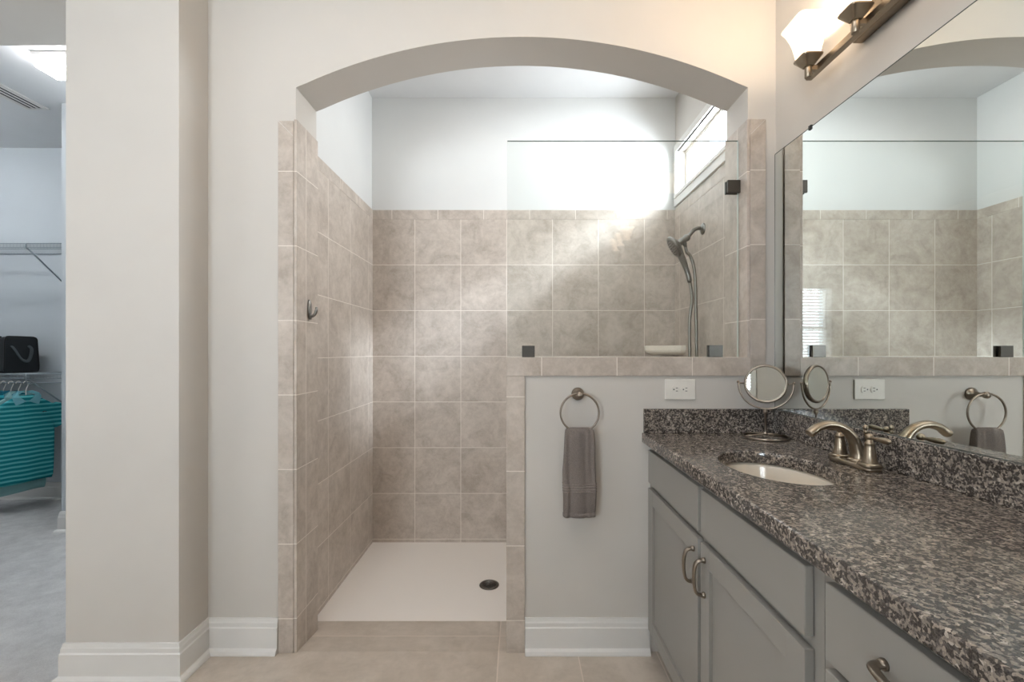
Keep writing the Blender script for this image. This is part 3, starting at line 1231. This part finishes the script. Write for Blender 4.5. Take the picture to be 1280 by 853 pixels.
obj('diverter', bm, M['steel'], sh)
hc = J0 + ax * .104
nx_ = Vector((-.86, .10, -.50)).normalized()
bm = B()
lathe(bm, hc, nx_, [(.012, -.032), (.030, -.026), (.052, -.012), (.062, -.002), (.065, .006), (.063, .010)], 32)
lathe(bm, hc, nx_, [(.062, .009), (.062, .0105), (.058, .012), (.010, .013)], 32)
# spray handle running down from the head
hp = spline([hc - nx_ * .016 + Vector((.0, 0, -.008)), hc + Vector((.040, .0, -.060)), hc + Vector((.060, .004, -.105)), hc + Vector((.078, .006, -.155)), hc + Vector((.090, .008, -.200))], 5)
rr_ = [.022 - .0075 * min(1, i / 12) for i in range(len(hp))]
rr_[-1] = .0105
tube(bm, hp, rr_, 16)
hh = obj('hand_spray', bm, M['steel'], sh)
bm = B()
fz = upf = nx_.cross(Vector((0, 0, 1))).normalized()
gz = nx_.cross(fz)
for rr2, cnt in ((.045, 18), (.030, 12), (.015, 6)):
    for k in range(cnt):
        a_ = 2 * PI * k / cnt
        c = hc + nx_ * .0125 + (fz * math.cos(a_) + gz * math.sin(a_)) * rr2
        lathe(bm, c, nx_, [(.0024, 0), (.0018, .0025)], 6)
obj('nozzles', bm, M['dark'], hh)
bm = B()
e1 = hp[-1]
e2 = dv + Vector((.35, 0, -.94)).normalized() * .04
hpth = spline([e1, e1 + Vector((.012, .0, -.10)), (.985, AY + .004, E + .18), (.984, AY, E - .02), (.990, AY, E - .22), (1.008, AY, E - .315), (1.026, AY, E - .22),
               (1.024, AY, E - .02), (1.020, AY, E + .20), (1.013, AY, E + .44), (.990, AY, E + .54), e2 + Vector((.006, 0, -.03)), e2], 8)
tube(bm, hpth, [.0085 + .0007 * (i % 2) for i in range(len(hpth))], 12)
obj('hose', bm, M['hose'], sh)

# ------------------------------------------------------------------ closet: wire shelves


def wire_shelf(z, label, rod):
    t = thing('wire_shelf', label, 'shelf', (-3.99, 3.755, z), 'wire closet shelves')
    x0, x1, y0, y1 = -4.845, -3.135, 3.40, 3.752
    bm = B()
    k = 0
    x = x0 + .01
    while x < x1:
        tube(bm, [(x, y1, z), (x, y0, z), (x, y0 - .001, z - .032)], .0012, 5)
        x += .0254
    obj('deck_wires', bm, M['shelf_wire'], t)
    bm = B()
    for y, zz in ((y1, z - .004), ((y0 + y1) / 2, z - .004), (y0, z - .003), (y0, z - .034)):
        tube(bm, [(x0, y, zz), (x1, y, zz)], .0032, 8)
    obj('rails', bm, M['shelf_wire'], t)
    if rod:
        bm = B()
        tube(bm, [(x0, y0 + .045, z - .070), (x1, y0 + .045, z - .070)], .0048, 10)
        for xx in (-4.5, -3.72, -3.30):
            tube(bm, spline([(xx, y0, z - .034), (xx, y0 - .004, z - .060), (xx, y0 + .02, z - .079), (xx, y0 + .045, z - .0755)], 4), .0030, 8)
        obj('hang_rod', bm, M['shelf_wire'], t)
    for xx in (-4.62, -3.72):
        bm = B()
        # the brace slants down and back to the wall
        tube(bm, [(xx, y0 + .004, z - .036), (xx - .02, y1 - .004, z - .30)], .0058, 8)
        tube(bm, [(xx, y0 - .004, z - .003), (xx, y0 - .008, z - .038), (xx, y0 + .010, z - .044)], .006, 8)
        box(bm, xx - .032, xx - .008, y1 - .006, y1 + .003, z - .325, z - .280)
        obj('brace', bm, M['shelf_wire'], t)
    return t


US, LS = E + .826, E - .168
wire_shelf(US, 'upper empty white wire shelf on the closet wall', False)
wire_shelf(LS, 'lower wire shelf holding the black bag above hanging shirts', True)

# ------------------------------------------------------------------ black bag on the lower shelf
GXe, GYa, GYb = -3.93, 3.43, 3.69
bg = thing('duffel_bag', 'black soft zip bag lying on the lower wire shelf', 'bag', (-4.2, 3.56, LS + .0042))
bm = B()
zb, zt = LS + .0042, LS + .290


def bag_sec(x, fx, zt_, dyn):
    pts_ = []
    n_ = 40
    for k in range(n_):
        an = 2 * PI * k / n_
        c_, s_ = math.cos(an), math.sin(an)
        y = math.copysign(abs(c_) ** .18, c_)
        zz = (math.copysign(abs(s_) ** .2, s_) + 1) / 2
        hwid = (GYb - GYa) / 2 * (1 - .10 * zz) * dyn
        lx = fx * (1 - .35 * zz)
        pts_.append((x + lx + .004 * math.sin(an * 3), (GYa + GYb) / 2 + y * hwid, zb + zz * (zt_ - zb)))
    return pts_


secs = []
for x, fx, z_, d_ in ((-4.52, 0, zt - .03, .6), (-4.51, 0, zt - .02, .9), (-4.45, 0, zt - .02, 1), (-4.3, 0, zt - .028, 1.02), (-4.15, 0, zt - .028, 1.02), (-4.03, .01, zt - .012, 1.0), (-3.965, .03, zt - .002, .97), (-3.960, .034, zt - .006, .93)):
    secs.append(bag_sec(x, fx, z_, d_))
loft(bm, secs)
obj('body', bm, M['bag'], bg)
bm = B()
tube(bm, [(p[0] + .002, p[1], max(p[2], zb + .005)) for p in bag_sec(-3.966, .036, zt - .002, .985)], .0048, 8, True)
tube(bm, [(x, GYa + .018, z_) for x, z_ in ((-4.50, zt - .03), (-4.3, zt - .024), (-4.1, zt - .024), (-3.97, zt - .006))], .005, 8)
obj('piping', bm, M['bag_trim'], bg)
bm = B()
tube(bm, spline([(-3.935, 3.49, E + .045), (-3.915, 3.495, E + .015), (-3.905, 3.53, E - .055), (-3.905, 3.57, E - .075), (-3.912, 3.60, E - .050), (-3.925, 3.625, E + .02), (-3.938, 3.61, E + .05)], 6), .013, 10, flat=.3)
obj('handle', bm, M['bag_grey'], bg, label='grey webbing end handle')

# ------------------------------------------------------------------ shirts on hangers
RODZ = LS - .070
RODY = 3.445


def shirt(loc, rz, mat, label, L=.655, collar=None, emblem=False, wmul=.82):
    """local: u = x (across), y = depth (front is -y), z down from the collar base at 0"""
    t = thing('polo_shirt', label, 'shirt', loc, 'shirts hanging in the closet')
    dp = .019
    bm = B()
    secs = []
    prof = [(.012, .062, .7), (-.004, .082, .9), (-.024, .118, 1), (-.052, .165, 1), (-.078, .192, 1), (-.105, .203, 1), (-.15, .203, 1.0), (-.20, .198, 1), (-.32, .196, 1), (-.44, .194, 1.02), (-.54, .192, 1.02), (-L + .03, .188, 1.0), (-L, .180, .9)]
    n_ = 56
    for z, wd, dm in prof:
        ring = []
        for k in range(n_):
            an = 2 * PI * k / n_
            c_, s_ = math.cos(an), math.sin(an)
            x = wd * wmul * math.copysign(abs(c_) ** .6, c_)
            amp = min(1, max(0, -z - .1) / .3)
            y = dp * dm * math.copysign(abs(s_) ** .7, s_) + amp * .006 * math.sin(x * 38 + z * 4)
            zz = z + .006 * math.sin(x * 20) * (1 if z < -.5 else 0)
            ring.append((x, y, zz))
        secs.append(ring)
    loft(bm, secs)
    off = Vector(loc)
    bmesh.ops.translate(bm, verts=bm.verts, vec=off)
    obj('shirt_body', bm, mat, t)
    for s in (-1, 1):
        bm = B()
        p0, p1 = Vector((s * .165 * wmul, 0, -.078)), Vector((s * .275 * wmul, 0, -.225))
        d = (p1 - p0).normalized()
        q = Vector((d.z, 0, -d.x)) * (1 if s > 0 else -1)
        secs = []
        for f_, hw_ in ((0, .040), (.15, .062), (.4, .076), (.75, .072), (1, .070), (1.02, .066)):
            c = p0 + (p1 - p0) * f_
            secs.append([c + q * (hw_ * math.cos(a_)) + Vector((0, 1, 0)) * (.0165 * math.sin(a_)) for a_ in [2 * PI * k / 28 for k in range(28)]])
        loft(bm, secs)
        bmesh.ops.translate(bm, verts=bm.verts, vec=off)
        obj('sleeve', bm, mat, t)
    cm = collar or mat
    bm = B()
    for s in (-1, 1):
        # turned-down collar flap, a thin folded leaf
        outer = [(0, .022, .030), (s * .035, .010, .034), (s * .064, -.012, .018), (s * .072, -.020, -.006), (s * .056, -.030, -.060), (s * .016, -.032, -.040), (s * .004, -.030, -.036), (s * .030, -.028, -.012), (s * .040, -.016, .010)]
        outer = [(p[0] * 1.12, p[1], p[2] * 1.15 + .006) for p in outer]
        a = [bm.verts.new(p) for p in outer]
        b = [bm.verts.new((p[0], p[1] + .004, p[2])) for p in outer]
        bm.faces.new(a)
        bm.faces.new(list(reversed(b)))
        for i in range(len(outer)):
            j = (i + 1) % len(outer)
            bm.faces.new((a[i], b[i], b[j], a[j]))
    bmesh.ops.translate(bm, verts=bm.verts, vec=off)
    obj('collar', bm, cm, t)
    if emblem:
        bm = B()
        box(bm, -.014, .014, -.0222, -.0180, -.165, -.030)
        bmesh.ops.translate(bm, verts=bm.verts, vec=off)
        obj('placket', bm, mat, t, .001)
        bm = B()
        ey = -.0222
        tube(bm, spline([(.082, ey, -.128), (.090, ey, -.124), (.100, ey, -.123), (.110, ey, -.127)], 4), [.001, .0015, .002, .0025, .003, .0035, .003, .003, .0028, .0025, .002, .0015, .001], 6)
        tube(bm, [(.093, ey, -.125), (.091, ey, -.131)], .001, 5)
        tube(bm, [(.104, ey, -.125), (.105, ey, -.131)], .001, 5)
        bmesh.ops.translate(bm, verts=bm.verts, vec=off)
        obj('emblem', bm, M['dark'], t, label='tiny dark embroidered emblem')
    t.rotation_euler = (0, 0, rz)
    return t


def hanger(loc, rz, label):
    """loc = neck point where the hook meets the shoulders"""
    o_ = Vector(loc)
    bm = B()
    # hook over the rod
    hz = RODZ - loc[2]
    hk_ = [(0, 0, 0), (0, 0, hz * .45), (.010, 0, hz * .72)]
    rr = .017
    hk_ += [(rr * math.cos(a_) * 1.0 - 0.0, 0, hz - .006 + rr * math.sin(a_)) for a_ in [R(-20) + R(200) * k / 8 for k in range(9)]]
    tube(bm, spline(hk_, 3), .0034, 8)
    tube(bm, spline([(0, 0, 0), (.04, 0, -.012), (.13, 0, -.048), (.185, 0, -.078), (.195, 0, -.088), (.180, 0, -.094), (0, 0, -.094), (-.180, 0, -.094), (-.195, 0, -.088), (-.185, 0, -.078), (-.13, 0, -.048), (-.04, 0, -.012), (0, 0, 0)], 4), .0038, 8)
    me_name = 'clothes_hanger'
    bm2 = bm
    bmesh.ops.recalc_face_normals(bm2, faces=bm2.faces)
    bmesh.ops.scale(bm2, verts=bm2.verts, vec=(.80, 1, 1))
    ob = obj(me_name, bm2, M['white_plastic'])
    ob.location = o_
    ob.rotation_euler = (0, 0, rz)
    return tag(ob, label, 'hanger', 'white hangers on the closet rod')


RZs = R(-64) + PI      # local +x points away from the camera to the right
base = Vector((-3.775, RODY, E - .345))
rzz = R(66)
shirt(base, rzz, M['polo'], 'teal striped polo shirt with pale blue collar, frontmost on the rod', .655, M['collar'], True)
H0 = hanger(base + Vector((0, 0, .004)), rzz, 'white plastic hanger carrying the front striped teal polo')
rest = [(M['cloth_pale'], 'plain pale teal shirt, longest hem, directly behind the striped polo', .735),
        (M['polo_dark'], 'dark teal striped shirt third along the closet rod', .66),
        (M['cloth_blue'], 'plain blue shirt fourth along the closet rod', .67),
        (M['cloth_green'], 'plain teal green shirt fifth along the closet rod', .66),
        (M['cloth_navy'], 'plain navy shirt at the left end of the closet rod', .67)]
hl = ['white plastic hanger second from the right on the rod', 'white plastic hanger third from the right on the rod', 'white plastic hanger fourth from the right on the rod',
      'white plastic hanger second from the left on the rod', 'white plastic hanger at the left end of the hanging row']
for i, (m_, lb, L) in enumerate(rest):
    p = base + Vector((-.058 * (i + 1), 0, 0))
    shirt(p, rzz, m_, lb, L)
    h = H0.copy()
    COL.objects.link(h)
    h.location = p + Vector((0, 0, .004))
    h['label'] = hl[i]

# ------------------------------------------------------------------ closet ceiling lamp and air vent
cl = thing('ceiling_light', 'bright rectangular wrap ceiling light in the closet', 'ceiling light', (-2.1, 2.62, CZ))
bxo('housing', (-2.765, -1.56, 2.545, 2.70, CZ - .022, CZ - .0005), M['white'], cl, .003)
bxo('diffuser', (-2.755, -1.57, 2.555, 2.69, CZ - .082, CZ - .022), M['fluor'], cl, .006)
c2 = copy_tree(cl)  # unseen copy, added to brighten the far closet wall
c2.location.x -= 2.15
c2['label'] = 'added unseen ceiling light farther left, brightening the closet wall'
cl['label'] = 'bright rectangular wrap ceiling light in the closet beside the pillar'
cl['group'] = c2['group'] = 'closet ceiling lights'
vt = thing('ceiling_vent', 'white louvred air vent in the closet ceiling', 'vent', (-3.37, 3.0, CZ))
bm = B()
VX0, VX1, VYa, VYb = -3.45, -3.29, 2.80, 3.16
box(bm, VX0, VX1, VYa, VYa + .02, CZ - .008, CZ - .0005)
box(bm, VX0, VX1, VYb - .02, VYb, CZ - .008, CZ - .0005)
box(bm, VX0, VX0 + .02, VYa + .02, VYb - .02, CZ - .008, CZ - .0005)
box(bm, VX1 - .02, VX1, VYa + .02, VYb - .02, CZ - .008, CZ - .0005)
obj('frame', bm, M['white'], vt, .001)
bxo('duct_opening', (VX0 + .02, VX1 - .02, VYa + .02, VYb - .02, CZ - .002, CZ - .0005), M['dark'], vt)
bm = B()
x = VX0 + .028
while x < VX1 - .022:
    secs = [[(x, yy, CZ - .0095), (x + .006, yy, CZ - .0035), (x + .007, yy, CZ - .0045), (x + .001, yy, CZ - .0105)] for yy in (VYa + .021, VYb - .021)]
    loft(bm, secs, True, False)
    x += .034
obj('louvres', bm, M['white'], vt)
